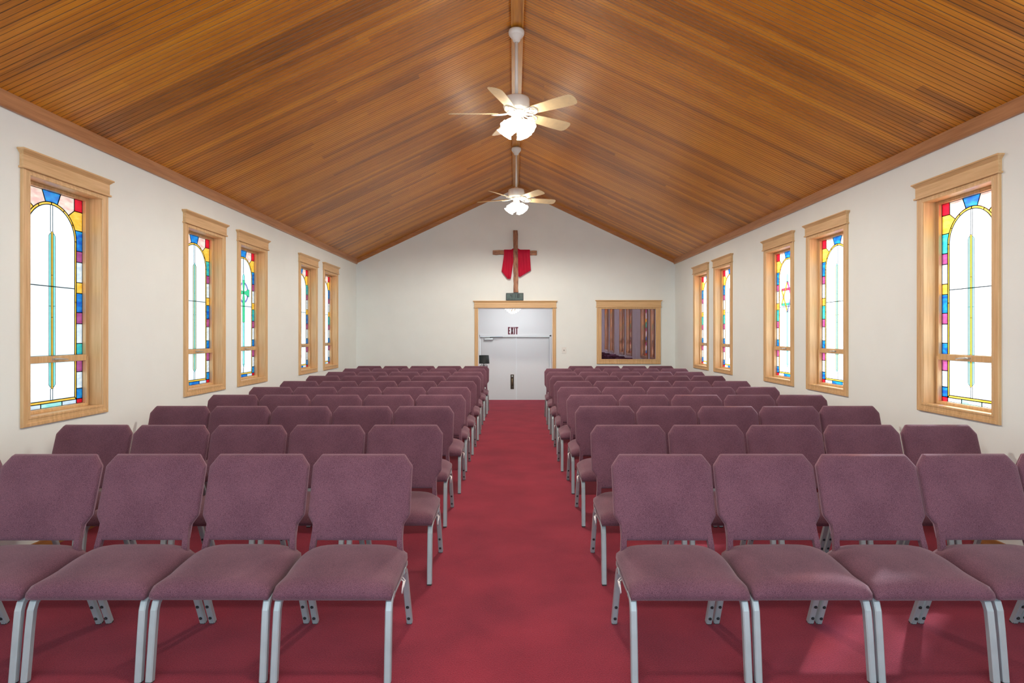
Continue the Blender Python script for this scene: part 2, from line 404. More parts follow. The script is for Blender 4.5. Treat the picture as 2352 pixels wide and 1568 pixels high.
# ------------------------------------------------------------------ frames
def wallxf(side):
    # local (u along wall, v out of the wall into the room, w up)
    if side == 'left': return lambda y: Matrix(((0, 1, 0, XL), (1, 0, 0, y), (0, 0, 1, 0), (0, 0, 0, 1)))
    if side == 'right': return lambda y: Matrix(((0, -1, 0, XR), (1, 0, 0, y), (0, 0, 1, 0), (0, 0, 0, 1)))
    return lambda x: Matrix(((1, 0, 0, x), (0, -1, 0, YB), (0, 0, 1, 0), (0, 0, 0, 1)))
CASE = [(0, 0), (0, .016), (.004, .020), (.022, .020), (.026, .015), (.046, .015), (.050, .019), (.062, .019), (.066, .012), (.066, 0)]
def casing(xf, u0, u1, z0, z1, prof, legs_only=False, wd=.066):
    # outer rectangle u0..u1, z0..z1, profile (inward, out)
    m = MB(xf)
    R = []
    if legs_only:
        cs = [lambda i: (u0+i, z0), lambda i: (u0+i, z1-i), lambda i: (u1-i, z1-i), lambda i: (u1-i, z0)]
        rings = [[(*[c(i)[0]], v, c(i)[1]) for i, v in prof] for c in cs]
        m.rings([[ (p[0], p[1], p[2]) for p in r] for r in rings], sm=False)
    else:
        cs = [lambda i: (u0+i, z0+i), lambda i: (u1-i, z0+i), lambda i: (u1-i, z1-i), lambda i: (u0+i, z1-i)]
        rings = [[(c(i)[0], v, c(i)[1]) for i, v in prof] for c in cs]
        rings.append(rings[0])
        m.rings(rings, cap0=False, cap1=False, sm=False)
    return m
def header(xf, u0, u1, zb, h):
    m = MB(xf)
    e = .018
    def slab(ua, ub, v, z0, z1): m.box(ua, ub, 0, v, z0, z1)
    slab(u0-.010, u1+.010, .035, zb, zb+.013)            # bead under the frieze
    slab(u0, u1, .026, zb+.013, zb+h-.036)               # frieze
    z = zb+h-.036
    # flaring crown, returned at its ends
    pr = [(.0, .026), (.007, .030), (.011, .034), (.020, .042), (.024, .044), (.024, .049), (.036, .049)]
    rs = []
    for dz, v in pr:
        o = v-.026
        rs.append([(u0-o, 0, z+dz), (u0-o, v, z+dz), (u1+o, v, z+dz), (u1+o, 0, z+dz)])
    m.rings(rs, sm=False)
    return m

def came(m, a, b, w=.0055, d=.002, v=-.112):
    (u0, z0), (u1, z1) = a, b
    du, dz = u1-u0, z1-z0; L = math.hypot(du, dz)
    if L < 1e-5: return
    nx, nz = -dz/L*w/2, du/L*w/2
    m.prism([(u0+nx, v-d, z0+nz), (u0-nx, v-d, z0-nz), (u1-nx, v-d, z1-nz), (u1+nx, v-d, z1+nz)], (0, 2*d, 0))
def glass_design(xf, parent, design, side, idx):
    g = MB(xf); l = MB(xf); V0 = -.112
    H = GW/2
    def P(pts, col, v=V0, lead=True):
        g.poly([(u, v, z) for u, z in pts], GK.index(col))
        if lead:
            for k in range(len(pts)): came(l, pts[k], pts[(k+1) % len(pts)])
    T, B = 2.475, .938; bw = .064; aw = .018
    Ro = H-bw; Ri = Ro-aw; cz = 2.475-.075-Ro+.0
    def arc(R, a0, a1, n): return [(R*math.cos(a0+(a1-a0)*k/n), cz+R*math.sin(a0+(a1-a0)*k/n)) for k in range(n+1)]
    r1, r0 = 1.305, 1.259
    # side border
    rnd = random.Random(idx*7+(3 if side == 'right' else 0))
    alt = ['blue', 'teal', 'blue']; rnd.shuffle(alt)
    segs = [(2.239, 2.086, alt[0]), (2.086, 2.003, 'purple'), (2.003, 1.849, 'milk'), (1.849, 1.768, 'amber'), (1.768, 1.623, 'blue' if alt[1] == 'blue' else 'teal'),
            (1.623, 1.538, 'purple'), (1.538, 1.389, 'milk'), (1.389, r1, alt[2]), (r0, 1.175, 'purple'), (1.175, 1.049, 'milk'), (1.049, .972, 'blue'), (.972, B, 'red')]
    for s in (-1, 1):
        for za, zb, col in segs:
            if za > cz:
                a = math.asin((2.239-cz)/Ro)
                pts = [(-H, zb), (-H, za)]+[(-q[0], q[1]) for q in arc(Ro, a, 0, 4)]+[(-Ro, zb)]
            else: pts = [(-H, zb), (-H, za), (-Ro, za), (-Ro, zb)]
            P([(s*-1*u, z) for u, z in pts], col)
        a = math.asin((2.239-cz)/Ro); b = math.radians(48); c = math.radians(77)
        P([(s*u, z) for u, z in [(H, 2.383), (H, 2.239)]+arc(Ro, a, b, 5)+[(H-.085, 2.383)]], 'amber')
        P([(s*u, z) for u, z in [(H, T), (H, 2.383), (H-.085, 2.383), (H-.085, T)]], 'red')
        P([(s*u, z) for u, z in [(H-.085, 2.383)]+arc(Ro, b, c, 6)+[(.088, T), (H-.085, T)]], 'pink')
        # amber line beside the white field
        P([(s*Ri, r1), (s*Ro, r1), (s*Ro, 1.70), (s*Ri, 1.70)], 'amber'); P([(s*Ri, 1.70), (s*Ro, 1.70), (s*Ro, cz), (s*Ri, cz)], 'amber')
        P([(s*Ri, .988), (s*Ro, .970), (s*Ro, r0), (s*Ri, r0)], 'amber')
    c = math.radians(77)
    P([(-.088, T)]+arc(Ro, PI-c, c, 4)+[(.088, T)], 'blue')
    for k in range(6):
        a0, a1 = PI*k/6, PI*(k+1)/6
        P(arc(Ro, a0, a1, 5)+arc(Ri, a1, a0, 5), 'amber')
    P([(-Ri, .988), (Ri, .988), (Ro, .970), (-Ro, .970)], 'amber')
    P([(-Ro, B), (-.10, B), (-.10, .970), (-Ro, .970)], 'milk'); P([(.10, B), (Ro, B), (Ro, .970), (.10, .970)], 'milk')
    P([(-.10, B), (.10, B), (.10, .970), (-.10, .970)], 'aqua' if idx in (1, 5) else 'blue')
    # white field, upper sash split by a horizontal lead line
    zl = 1.80
    P([(-Ri, r1), (Ri, r1), (Ri, zl), (-Ri, zl)], 'white')
    P([(-Ri, zl), (Ri, zl)]+arc(Ri, 0, PI, 24), 'white')
    P([(-Ri, .988), (Ri, .988), (Ri, r0), (-Ri, r0)], 'white')
    # centre motif, plated on the front of the field
    V1 = V0+.0042
    def Q(pts, col, lead=True):
        g.poly([(u, V1, z) for u, z in pts], GK.index('t_'+col))
        if lead:
            for k in range(len(pts)): came(l, pts[k], pts[(k+1) % len(pts)], .003, .0009, V1)
    def bar(u0, u1, z0, z1, col):
        for a, b in ((z0, min(z1, r0)), (max(z0, r1), z1)):
            if b > a: Q([(u0, a), (u1, a), (u1, b), (u0, b)], col)
    top = cz+Ri
    kinds = {'amber': ('amber', 'aqua', .010, .030), 'aqua': ('aqua', 'pale', .010, .030), 'cross': None, 'star': None,
             'pale': ('milk', 'pale', .006, .016), 'olive': ('pale', 'amber', .008, .014), 'magenta': ('magenta', None, .005, 0)}
    k = kinds[design]
    if k:
        cc, fc, hw, fw = k
        t1, t0 = (2.19, 1.07) if design != 'magenta' else (2.17, 1.06)
        for s in (-1, 1):
            came(l, (s*hw, t1), (s*hw, top), .003); came(l, (s*hw, .988), (s*hw, t0), .003)
            if fc:
                for a, b in ((t0+.03, r0), (r1, 1.66), (1.66, t1-.03)):
                    pts = [(s*hw, a), (s*fw, a), (s*fw, b), (s*hw, b)]
                    if a == t0+.03: pts = [(s*hw, a-.02), (s*(hw+fw)/2, a-.015), (s*fw, a), (s*fw, b), (s*hw, b)]
                    if b == t1-.03: pts = [(s*hw, a), (s*fw, a), (s*fw, b), (s*(hw+fw)/2, b+.015), (s*hw, b+.02)]
                    Q(pts, fc)
        for a, b in ((t0, r0), (r1, 1.58), (1.58, 1.88), (1.88, t1)): Q([(-hw, a), (hw, a), (hw, b), (-hw, b)], cc)
    elif design == 'cross':
        z0 = 1.965
        for s in (-1, 1): came(l, (s*.007, 2.20), (s*.007, top), .003); came(l, (s*.007, .988), (s*.007, 1.05), .003)
        Q([(-.026, 2.115), (.026, 2.115), (.026, 2.17), (0, 2.20), (-.026, 2.17)], 'aqua')
        bar(-.022, .022, 1.09, 1.60, 'aqua'); Q([(-.022, 1.09), (0, 1.05), (.022, 1.09)], 'aqua')
        Q([(-.014, z0), (-.030, z0-.09), (-.030, 1.605), (.030, 1.605), (.030, z0-.09), (.014, z0)], 'green')
        Q([(-.014, z0), (-.032, 2.115), (.032, 2.115), (.014, z0)], 'green')
        for s in (-1, 1): Q([(0, z0-.016), (s*.07, z0-.022), (s*.10, z0-.045), (s*.155, z0-.045), (s*.155, z0+.045), (s*.10, z0+.045), (s*.07, z0+.022), (0, z0+.016)], 'green')
        for q in range(4):
            a0 = q*PI/2+math.radians(22); a1 = (q+1)*PI/2-math.radians(16)
            A = [(.128*math.cos(a0+(a1-a0)*t/6), z0+.128*math.sin(a0+(a1-a0)*t/6)) for t in range(7)]
            Bq = [(.108*math.cos(a1+(a0-a1)*t/6), z0+.108*math.sin(a1+(a0-a1)*t/6)) for t in range(7)]
            Q(A+Bq, 'lav')
    else:
        z0 = 1.92; R = .185; bw2 = .015
        for s in (-1, 1): came(l, (s*.007, 2.20), (s*.007, top), .003); came(l, (s*.007, .988), (s*.007, 1.05), .003)
        Q([(-.02, 2.10), (.02, 2.10), (.02, 2.17), (0, 2.20), (-.02, 2.17)], 'aqua')
        bar(-.018, .018, 1.09, 1.74, 'aqua'); Q([(-.018, 1.09), (0, 1.05), (.018, 1.09)], 'aqua')
        def tri(sg):
            return [Vector((R*math.cos(PI/2*sg+2*PI*j/3), z0+R*math.sin(PI/2*sg+2*PI*j/3))) for j in range(3)]
        for sg, cols in ((1, ('magenta', 'green', 'amber')), (-1, ('amber', 'red', 'lav'))):
            t = tri(sg)
            for j in range(3):
                a, b = t[j], t[(j+1) % 3]; d = (b-a).normalized(); n = Vector((-d.y, d.x))*bw2
                Q([tuple(a+n), tuple(a-n), tuple(b-n), tuple(b+n)], cols[j])
    gl = g.build('stained_glass', [G[k] for k in GK], parent, auto=False)
    l.build('lead_came', M['lead'], parent)

DES = {'left': ['magenta', 'amber', 'aqua', 'cross', 'pale', 'magenta'], 'right': ['magenta', 'amber', 'aqua', 'star', 'olive', 'magenta']}
DESC = {('left', 0): 'oak framed stained glass window nearest the camera end of the left wall',
 ('left', 1): 'tall oak framed stained glass window with amber centre bar, nearest on the left wall',
 ('left', 2): 'oak framed stained glass window on the left wall with plain aqua centre bar',
 ('left', 3): 'oak framed stained glass window showing a green ringed cross, left wall',
 ('left', 4): 'oak framed stained glass window with faint pale centre bar, beside the farthest left one',
 ('left', 5): 'farthest oak framed stained glass window on the left wall, thin magenta centre line',
 ('right', 0): 'oak framed stained glass window nearest the camera end of the right wall',
 ('right', 1): 'tall oak framed stained glass window with amber centre bar, nearest on the right wall',
 ('right', 2): 'oak framed stained glass window on the right wall with plain aqua centre bar',
 ('right', 3): 'oak framed stained glass window showing a coloured six-pointed star, right wall',
 ('right', 4): 'oak framed stained glass window with olive centre bar, beside the farthest right one',
 ('right', 5): 'farthest oak framed stained glass window on the right wall, thin magenta centre line'}
wn = 0
for side in ('left', 'right'):
    for i, y in enumerate(WINS[side]):
        wn += 1
        root = empty('window_%d' % wn, ((XL if side == 'left' else XR), y, WZ0))
        struct(root, DESC[(side, i)], 'window')
        root['group'] = 'stained glass windows on the side walls'
        loc = Matrix.Translation(-root.location)
        X = loc @ wallxf(side)(y)
        CW = WH+.060
        casing(X, -CW, CW, .852, 2.565, CASE).build('casing', M['oak_z'], root)
        bevel(header(X, -CW-.006, CW+.006, 2.532, .128).build('header', M['oak_y'], root), .0015, 1)
        j = MB(X)   # jamb lining the reveal
        t = .010
        for a, b in ((-WH, -WH+t), (WH-t, WH)): j.box(a, b, -.158, .010, WZ0, WZ1)
        j.box(-WH, WH, -.158, .010, WZ0, WZ0+t); j.box(-WH, WH, -.158, .010, WZ1-t, WZ1)
        j.build('jamb', M['oak_z'], root)
        s = MB(X); H = GW/2
        for a, b in ((-WH+t, -H), (H, WH-t)): s.box(a, b, -.13, -.085, WZ0+t, WZ1-t)
        s.box(-H, H, -.13, -.085, 2.475, WZ1-t); s.box(-H, H, -.13, -.085, WZ0+t, .938)
        s.box(-H, H, -.13, -.080, 1.259, 1.305)
        # lower casement frame stands proud
        for a, b in ((-H-.022, -H), (H, H+.022)): s.box(a, b, -.085, -.076, WZ0+t, 1.290)
        s.box(-H, H, -.085, -.076, WZ0+t, .934)
        bevel(s.build('sash', M['oak_z'], root), .002, 1)
        glass_design(X, root, DES[side][i], side, i)
        la = MB(X); la.box(-.035, .03, -.080, -.072, 1.277, 1.289); la.tube([(-.02, -.072, 1.283), (-.01, -.058, 1.285), (.05, -.054, 1.280), (.085, -.056, 1.276)], .0045, 8)
        la.build('latch', M['chrome'], root)

# ------------------------------------------------------------------ far wall: doorway, dark window
X0 = Matrix(((1, 0, 0, 0), (0, -1, 0, YB), (0, 0, 1, 0), (0, 0, 0, 1)))
root = empty('trim_6', (0, YB, 0)); struct(root, 'pale oak casing with crowned header around the open doorway', 'door casing')
X = Matrix.Translation(-root.location) @ X0
casing(X, DX0-.07, DX1+.07, 0, DZ+.07, [(a*1.06, b) for a, b in CASE], legs_only=True).build('casing', M['oak_z'], root)
bevel(header(X, DX0-.075, DX1+.075, DZ+.002, .145).build('header', M['oak_x'], root), .0015, 1)
j = MB(X); j.box(DX0, DX0+.012, -.14, .008, 0, DZ); j.box(DX1-.012, DX1, -.14, .008, 0, DZ); j.box(DX0, DX1, -.14, .008, DZ-.012, DZ)
j.build('jamb', M['foyer'], root)

root = empty('window_13', ((IX0+IX1)/2, YB, IZ0)); struct(root, 'dark reflecting interior window with purple drapes right of the doorway', 'window')
X = Matrix.Translation(-root.location) @ X0
CI = [(a*1.5, b*1.1) for a, b in CASE]
casing(X, IX0-.098, IX1+.098, IZ0-.07, IZ1+.09, CI).build('casing', M['oak_z'], root)
bevel(header(X, IX0-.105, IX1+.105, IZ1+.022, .148).build('header', M['oak_x'], root), .0015, 1)
p = MB(X); p.box(IX0, IX1, -.032, -.028, IZ0, IZ1); gp = p.build('glass_pane', M['pane'], root)
mm = MB()
mm.box(IX0-.35, IX1+.45, YB+.141, YB+.9, IZ0-.4, IZ0-.38); mm.box(IX0-.35, IX1+.45, YB+.141, YB+.9, IZ1+.38, IZ1+.4)
mm.box(IX0-.37, IX0-.35, YB+.141, YB+.9, IZ0-.4, IZ1+.4); mm.box(IX1+.45, IX1+.47, YB+.141, YB+.9, IZ0-.4, IZ1+.4)
mm.box(IX0-.37, IX1+.47, YB+.9, YB+.92, IZ0-.4, IZ1+.4)
struct(mm.build('wall_booth', M['foyer']), 'inside walls of the dim booth behind the dark window', 'wall')
dr = MB(); n = 150; A = []; B = []
for k in range(n+1):
    x = IX0-.2+(IX1-IX0+.4)*k/n
    yy = YB+.22+.028*math.sin(k*.52)+.012*math.sin(k*1.17+1)
    A.append((x, yy, IZ0-.2)); B.append((x, yy+.01*math.sin(k*.3), IZ1+.2))
ra = [dr.pt(q) for q in A]; rb = [dr.pt(q) for q in B]
for k in range(n): dr.face([ra[k], ra[k+1], rb[k+1], rb[k]], 0, True)
d = dr.build('curtain', M['drape']); so = d.modifiers.new('thickness', 'SOLIDIFY'); so.thickness = .003
tag(d, 'deep purple pleated curtain hanging behind the dark window', 'curtain')

# foyer
m = MB(); m.box(-1.91, -1.75, YB+.14, 14.5, -.72, 2.62)
struct(m.build('wall_foyer_left', M['foyer']), 'white left wall of the foyer beyond the doorway', 'wall')
m = MB(); m.box(1.85, 2.01, YB+.93, 14.5, -.72, 2.62); m.box(1.395, 1.41, YB+.14, YB+.93, 0, 2.62); m.box(1.395, 2.01, YB+.93, YB+.95, 0, 2.62)
struct(m.build('wall_foyer_right', M['foyer']), 'white right wall of the foyer beyond the doorway', 'wall')
m = MB(); m.box(-1.91, 2.01, YB+.14, 14.66, 2.62, 2.72); struct(m.build('ceiling_foyer', M['foyer']), 'white foyer ceiling beyond the doorway', 'ceiling')
FX0, FX1, FZ = -.815, .838, 1.408; YD = 14.5
m = MB(); m.box(-1.91, FX0, YD, YD+.16, -.72, 2.62); m.box(FX1, 2.01, YD, YD+.16, -.72, 2.62); m.box(FX0, FX1, YD, YD+.16, FZ, 2.62)
struct(m.build('wall_foyer_back', M['foyer']), 'white foyer wall around the double entrance doors', 'wall')
m = MB()
for a, b in ((FX0-.045, FX0), (FX1, FX1+.045)): m.box(a, b, YD-.012, YD+.10, -.62, FZ+.03)
m.box(FX0-.045, FX1+.045, YD-.012, YD+.06, FZ-.004, FZ+.034)
bevel(struct(m.build('trim_7', M['doorwhite']), 'white painted frame around the double entrance doors', 'door frame'), .003)
xc = .05
for nm, a, b, lab in (('door_1', FX0+.004, xc-.003, 'flush white left leaf of the entrance doors with brass pull plate'), ('door_2', xc+.003, FX1-.004, 'plain flush white right leaf of the entrance doors')):
    r = empty(nm, ((a+b)/2, YD+.05, -.62)); struct(r, lab, 'door')
    X = Matrix.Translation(-r.location)
    q = MB(X); q.box(a, b, YD+.04, YD+.085, -.61, FZ-.008); bevel(q.build('door_leaf', M['doorwhite'], r), .003)
    if nm == 'door_1':
        q = MB(X); q.box(-.045, -.003, YD+.027, YD+.031, -.61, FZ-.02); q.box(xc-.045, xc+.002, YD+.028, YD+.04, -.61, FZ-.012)
        q.v = q.v[8:]; q.f = [[i-8 for i in f] for f in q.f[6:]]; q.m = q.m[6:]; q.sm = q.sm[6:]
        q.build('astragal', M['doorwhite'], r)
        q = MB(X); q.box(-.088, -.006, YD+.031, YD+.04, .150, .497); hp = q.build('door_handle', M['plate'], r); bevel(hp, .003)
        q = MB(X); q.tube([(-.047, YD+.03, .40), (-.047, YD-.005, .385), (-.047, YD-.012, .33), (-.047, YD-.005, .26), (-.047, YD+.03, .245)], .011, 10)
        q.build('pull', M['brass'], hp)
        q = MB(X @ Matrix.Translation((-.047, YD+.03, .455)) @ Matrix.Rotation(PI/2, 4, 'X')); q.lathe([(.020, -.003), (.020, .006), (.015, .010), (.0, .011)], n=16); q.build('lock_cylinder', M['chrome'], hp)
        q = MB(X); q.box(-.715, -.50, YD-.005, YD+.04, 1.318, 1.365)
        cl = q.build('door_closer', M['chrome'], r); bevel(cl, .006)
        q = MB(X); q.tube([(-.57, YD+.01, 1.37), (-.57, YD+.0, 1.385), (-.36, YD-.03, 1.392), (-.27, YD+.02, 1.392)], .006, 8); q.build('closer_arm', M['iron'], cl)

# EXIT sign above the entrance doors
r = empty('exit_sign', (-.025, YD, 1.435)); tag(r, 'white EXIT sign with maroon letters above the entrance doors', 'sign')
X = Matrix.Translation(-r.location)
q = MB(X); q.box(-.163, .113, YD-.006, YD, 1.433, 1.648); q.build('sign_plate', M['sign'], r)
q = MB(X); Yp = YD-.008
def L(poly): q.prism([(x, Yp, z) for x, z in poly], (0, .002, 0))
zb, zt = 1.452, 1.628; hh = zt-zb; st = .030
def R(x0, x1, z0, z1): L([(x0, z0), (x1, z0), (x1, z1), (x0, z1)])
x = -.148; R(x, x+st, zb, zt); R(x+st, x+.052, zb, zb+st); R(x+st, x+.048, zb+hh/2-st/2, zb+hh/2+st/2); R(x+st, x+.052, zt-st, zt)
x = -.085
L([(x, zb), (x+.029, zb), (x+.070, zt), (x+.041, zt)]); L([(x, zt), (x+.029, zt), (x+.070, zb), (x+.041, zb)])
x = -.008; R(x, x+.028, zb, zt)
x = .027; R(x, x+.068, zt-st, zt); R(x+.020, x+.048, zb, zt-st)
q.build('lettering', M['signred'], r)

# chandelier in the foyer
r = empty('chandelier', (-.03, 13.2, 2.62)); tag(r, 'lit crystal chandelier glimpsed at the top of the doorway', 'chandelier')
q = MB(); q.lathe([(.0, 0), (.06, 0), (.05, -.03), (.012, -.04), (.012, -.30), (.03, -.32), (.03, -.36), (0, -.37)], n=20, cap=False); q.build('stem', M['chrome'], r)
q = MB()
for rad, z, n in ((.165, -.60, 18), (.125, -.64, 13), (.08, -.675, 8), (.035, -.695, 4)):
    for k in range(n):
        a = 2*PI*k/n; cx, cy = rad*math.cos(a), rad*math.sin(a)
        q.lathe([(0, -.03), (.011, -.012), (.009, .02), (0, .035)], (cx, cy, z), 6, cap=False)
q.build('crystal_drops', M['chandelier'], r)
q = MB()
for rad, z in ((.165, -.565), (.125, -.60), (.08, -.635), (.035, -.66)):
    q.tube([(rad*math.cos(2*PI*k/32), rad*math.sin(2*PI*k/32), z) for k in range(33)], .004, 6)
for k in range(6):
    a = PI*k/3; q.tube([(.02*math.cos(a), .02*math.sin(a), -.35), (.12*math.cos(a), .12*math.sin(a), -.42), (.165*math.cos(a), .165*math.sin(a), -.565), (.035*math.cos(a), .035*math.sin(a), -.66)], .003, 6)
q.build('ring_frame', M['brass'], r)

# lamp with black shade standing in the foyer
r = empty('floor_lamp', (-.645, 12.95, 0)); tag(r, 'black shaded lamp on a scrolled black iron stand inside the doorway', 'lamp')
q = MB(); q.lathe([(0, 0), (.12, 0), (.12, .012), (.03, .03), (.02, .05), (0, .05)], n=24, cap=False); q.build('base', M['iron'], r)
q = MB(); q.tube([(0, 0, .04), (0, 0, .86)], .009, 10); q.build('pole', M['iron'], r)
q = MB()
for s in (-1, 1):
    for ss, z in ((1, .775), (-1, .70)):
        q.tube([(s*(.008+.035*(1-math.cos(t*.45))+.0), 0, z+ss*.03*math.sin(t*.45)) for t in range(12)], .005, 8)
q.build('scroll', M['iron'], r)
q = MB(); q.rings([[(rr*math.cos(2*PI*k/32), rr*math.sin(2*PI*k/32), z) for k in range(32)] for rr, z in ((.12, .835), (.106, 1.01), (.103, 1.01), (.117, .837))]+[[(.12*math.cos(2*PI*k/32), .12*math.sin(2*PI*k/32), .835) for k in range(32)]], cap0=False, cap1=False)
q.build('lamp_shade', M['black'], r)

# cross with red cloth, clock, switch
r = empty('wooden_cross', (.03, YB, 2.30)); tag(r, 'rough dark timber cross mounted on the gable wall above the doorway', 'cross')
X = Matrix.Translation(-r.location)
def beam(path_pts, mat, nm, w, axis):
    q = MB(X); rs = []
    rr = random.Random(nm)
    n = 14
    for k in range(n+1):
        t = k/n; a = path_pts[0]; b = path_pts[1]
        c = [a[j]+(b[j]-a[j])*t for j in range(3)]
        j1, j2, j3 = [rr.uniform(-.0035, .0035) for _ in range(3)]
        hw = w/2+j1
        if axis == 'z': rs.append([(c[0]-hw+j2, YB-.012, c[2]), (c[0]+hw+j2, YB-.012, c[2]), (c[0]+hw+j2-.004, YB-.075+j3, c[2]), (c[0]-hw+j2+.004, YB-.075+j3, c[2])])
        else: rs.append([(c[0], YB-.012, c[2]-hw+j2), (c[0], YB-.012, c[2]+hw+j2), (c[0], YB-.060+j3, c[2]+hw+j2-.004), (c[0], YB-.060+j3, c[2]-hw+j2+.004)])
    q.rings(rs, sm=False); o = q.build(nm, mat, r); bevel(o, .005, 2)
beam([(.026, 0, 3.546), (.034, 0, 2.30)], M['darkwood'], 'upright_beam', .098, 'z')
beam([(-.43, 0, 3.105), (.455, 0, 3.095)], M['darkwood_x'], 'cross_beam', .092, 'x')
# cloth draped over the crossbar, one swag each side, passing behind the upright
q = MB()
def swag(xs, drop, sgn):
    cols = []
    n = len(xs)
    for k, (xt, xb, zb_) in enumerate(xs):
        fold = .016*math.sin(k*1.05+sgn)
        top = 3.148 + (.03 if (k == n-1) else 0)*0
        path = [(xt, YB-.006, 2.95), (xt, YB-.004-.0, 3.10), (xt, YB-.010, top+.006), (xt, YB-.040, top+.012+drop[k]), (xt, YB-.070, top+.004+drop[k]), (xt, YB-.076+fold*.4, 3.05)]
        for t in range(1, 8):
            f = t/7
            path.append((xt+(xb-xt)*f, YB-.072+fold*(.4+.6*f)-.008*f, 3.05+(zb_-3.05)*f))
        cols.append(path)
    idx = [[q.pt(p) for p in c] for c in cols]
    for a, b in zip(idx, idx[1:]):
        for t in range(len(a)-1): q.face([a[t], b[t], b[t+1], a[t+1]], 0, True)
nL = 26; xs = []
for k in range(nL):
    t = k/(nL-1)
    xt = -.205+.185*t; xb = -.252+.237*t
    zb_ = 2.72-.15*t/.5 if t < .5 else (2.57 if t < .78 else 2.57+.36*(t-.78)/.22)
    xs.append((xt, xb, zb_))
swag(xs, [.03*max(0, (k/(nL-1)-.7)/.3)**2 for k in range(nL)], 0)
xs = []
for k in range(nL):
    t = k/(nL-1)
    xt = .072+.245*t; xb = .085+.250*t
    zb_ = 2.612 if t < .22 else 2.625+.115*(t-.22)/.78
    xs.append((xt, xb, zb_))
swag(xs, [.03*max(0, 1-(k/(nL-1))/.25)**2 for k in range(nL)], 1)
# strip behind the upright, resting on top of the crossbar
a = [q.pt(p) for p in ((-.03, YB-.004, 3.10), (-.03, YB-.004, 3.185), (.08, YB-.004, 3.185), (.08, YB-.004, 3.10))]; q.face(a, 0)
o = q.build('red_cloth', M['scarlet'], auto=False); so = o.modifiers.new('thickness', 'SOLIDIFY'); so.thickness = .0015
tag(o, 'sheer crimson cloth draped over the arms of the timber cross', 'cloth')

r = empty('digital_clock', (.015, YB, 2.14)); tag(r, 'black digital wall clock reading 4:18 on the doorway header', 'clock')
X = Matrix.Translation(-r.location)
q = MB(X); q.box(-.165, .187, YB-.036, YB-.004, 2.138, 2.288); bevel(q.build('clock_case', M['clockbody'], r), .004)
q = MB(X); q.box(-.150, .172, YB-.0375, YB-.034, 2.151, 2.275); q.build('display', M['lcd'], r)
yq = YB-.039
SEG = {'4': 'bcfg', '1': 'bc', '8': 'abcdefg', '0': 'abcdef', '2': 'abged', '3': 'abcdg', '5': 'afgcd', '7': 'abc', '6': 'afgecd', '9': 'abcdfg'}
def digit(ch, x, z, w_, h_, t):
    q = MB(X)
    for s in SEG[ch]:
        B_ = {'a': (x, x+w_, z+h_-t, z+h_), 'd': (x, x+w_, z, z+t), 'g': (x, x+w_, z+h_/2-t/2, z+h_/2+t/2), 'f': (x, x+t, z+h_/2, z+h_), 'b': (x+w_-t, x+w_, z+h_/2, z+h_), 'e': (x, x+t, z, z+h_/2), 'c': (x+w_-t, x+w_, z, z+h_/2)}[s]
        q.box(B_[0], B_[1], yq, yq+.0016, B_[2], B_[3])
    q.build('digit', M['ink'], r)
digit('4', -.080, 2.192, .042, .074, .013); digit('1', -.004, 2.192, .040, .074, .013); digit('8', .060, 2.192, .044, .074, .013)
q = MB(X); q.box(-.022, -.014, yq, yq+.0016, 2.212, 2.220); q.box(-.022, -.014, yq, yq+.0016, 2.238, 2.246); q.build('colon', M['ink'], r)
for xx, ch in ((-.125, '3'), (-.105, '0'), (-.062, '1'), (-.042, '0'), (.0, '2'), (.02, '1'), (.12, '7'), (.14, '2')): digit(ch, xx, 2.157, .012, .020, .003)
digit('2', .125, 2.193, .012, .022, .003); digit('1', .143, 2.193, .012, .022, .003)

r = empty('light_switch', (1.01, YB, 1.07)); tag(r, 'small white light switch plate right of the doorway', 'light switch')
X = Matrix.Translation(-r.location)
q = MB(X); q.box(.965, 1.052, YB-.006, YB, 1.070, 1.195); bevel(q.build('plate', M['white_enamel'], r), .003)
q = MB(X); q.box(1.003, 1.014, YB-.016, YB-.006, 1.122, 1.144); q.build('toggle', M['rubber'], r)

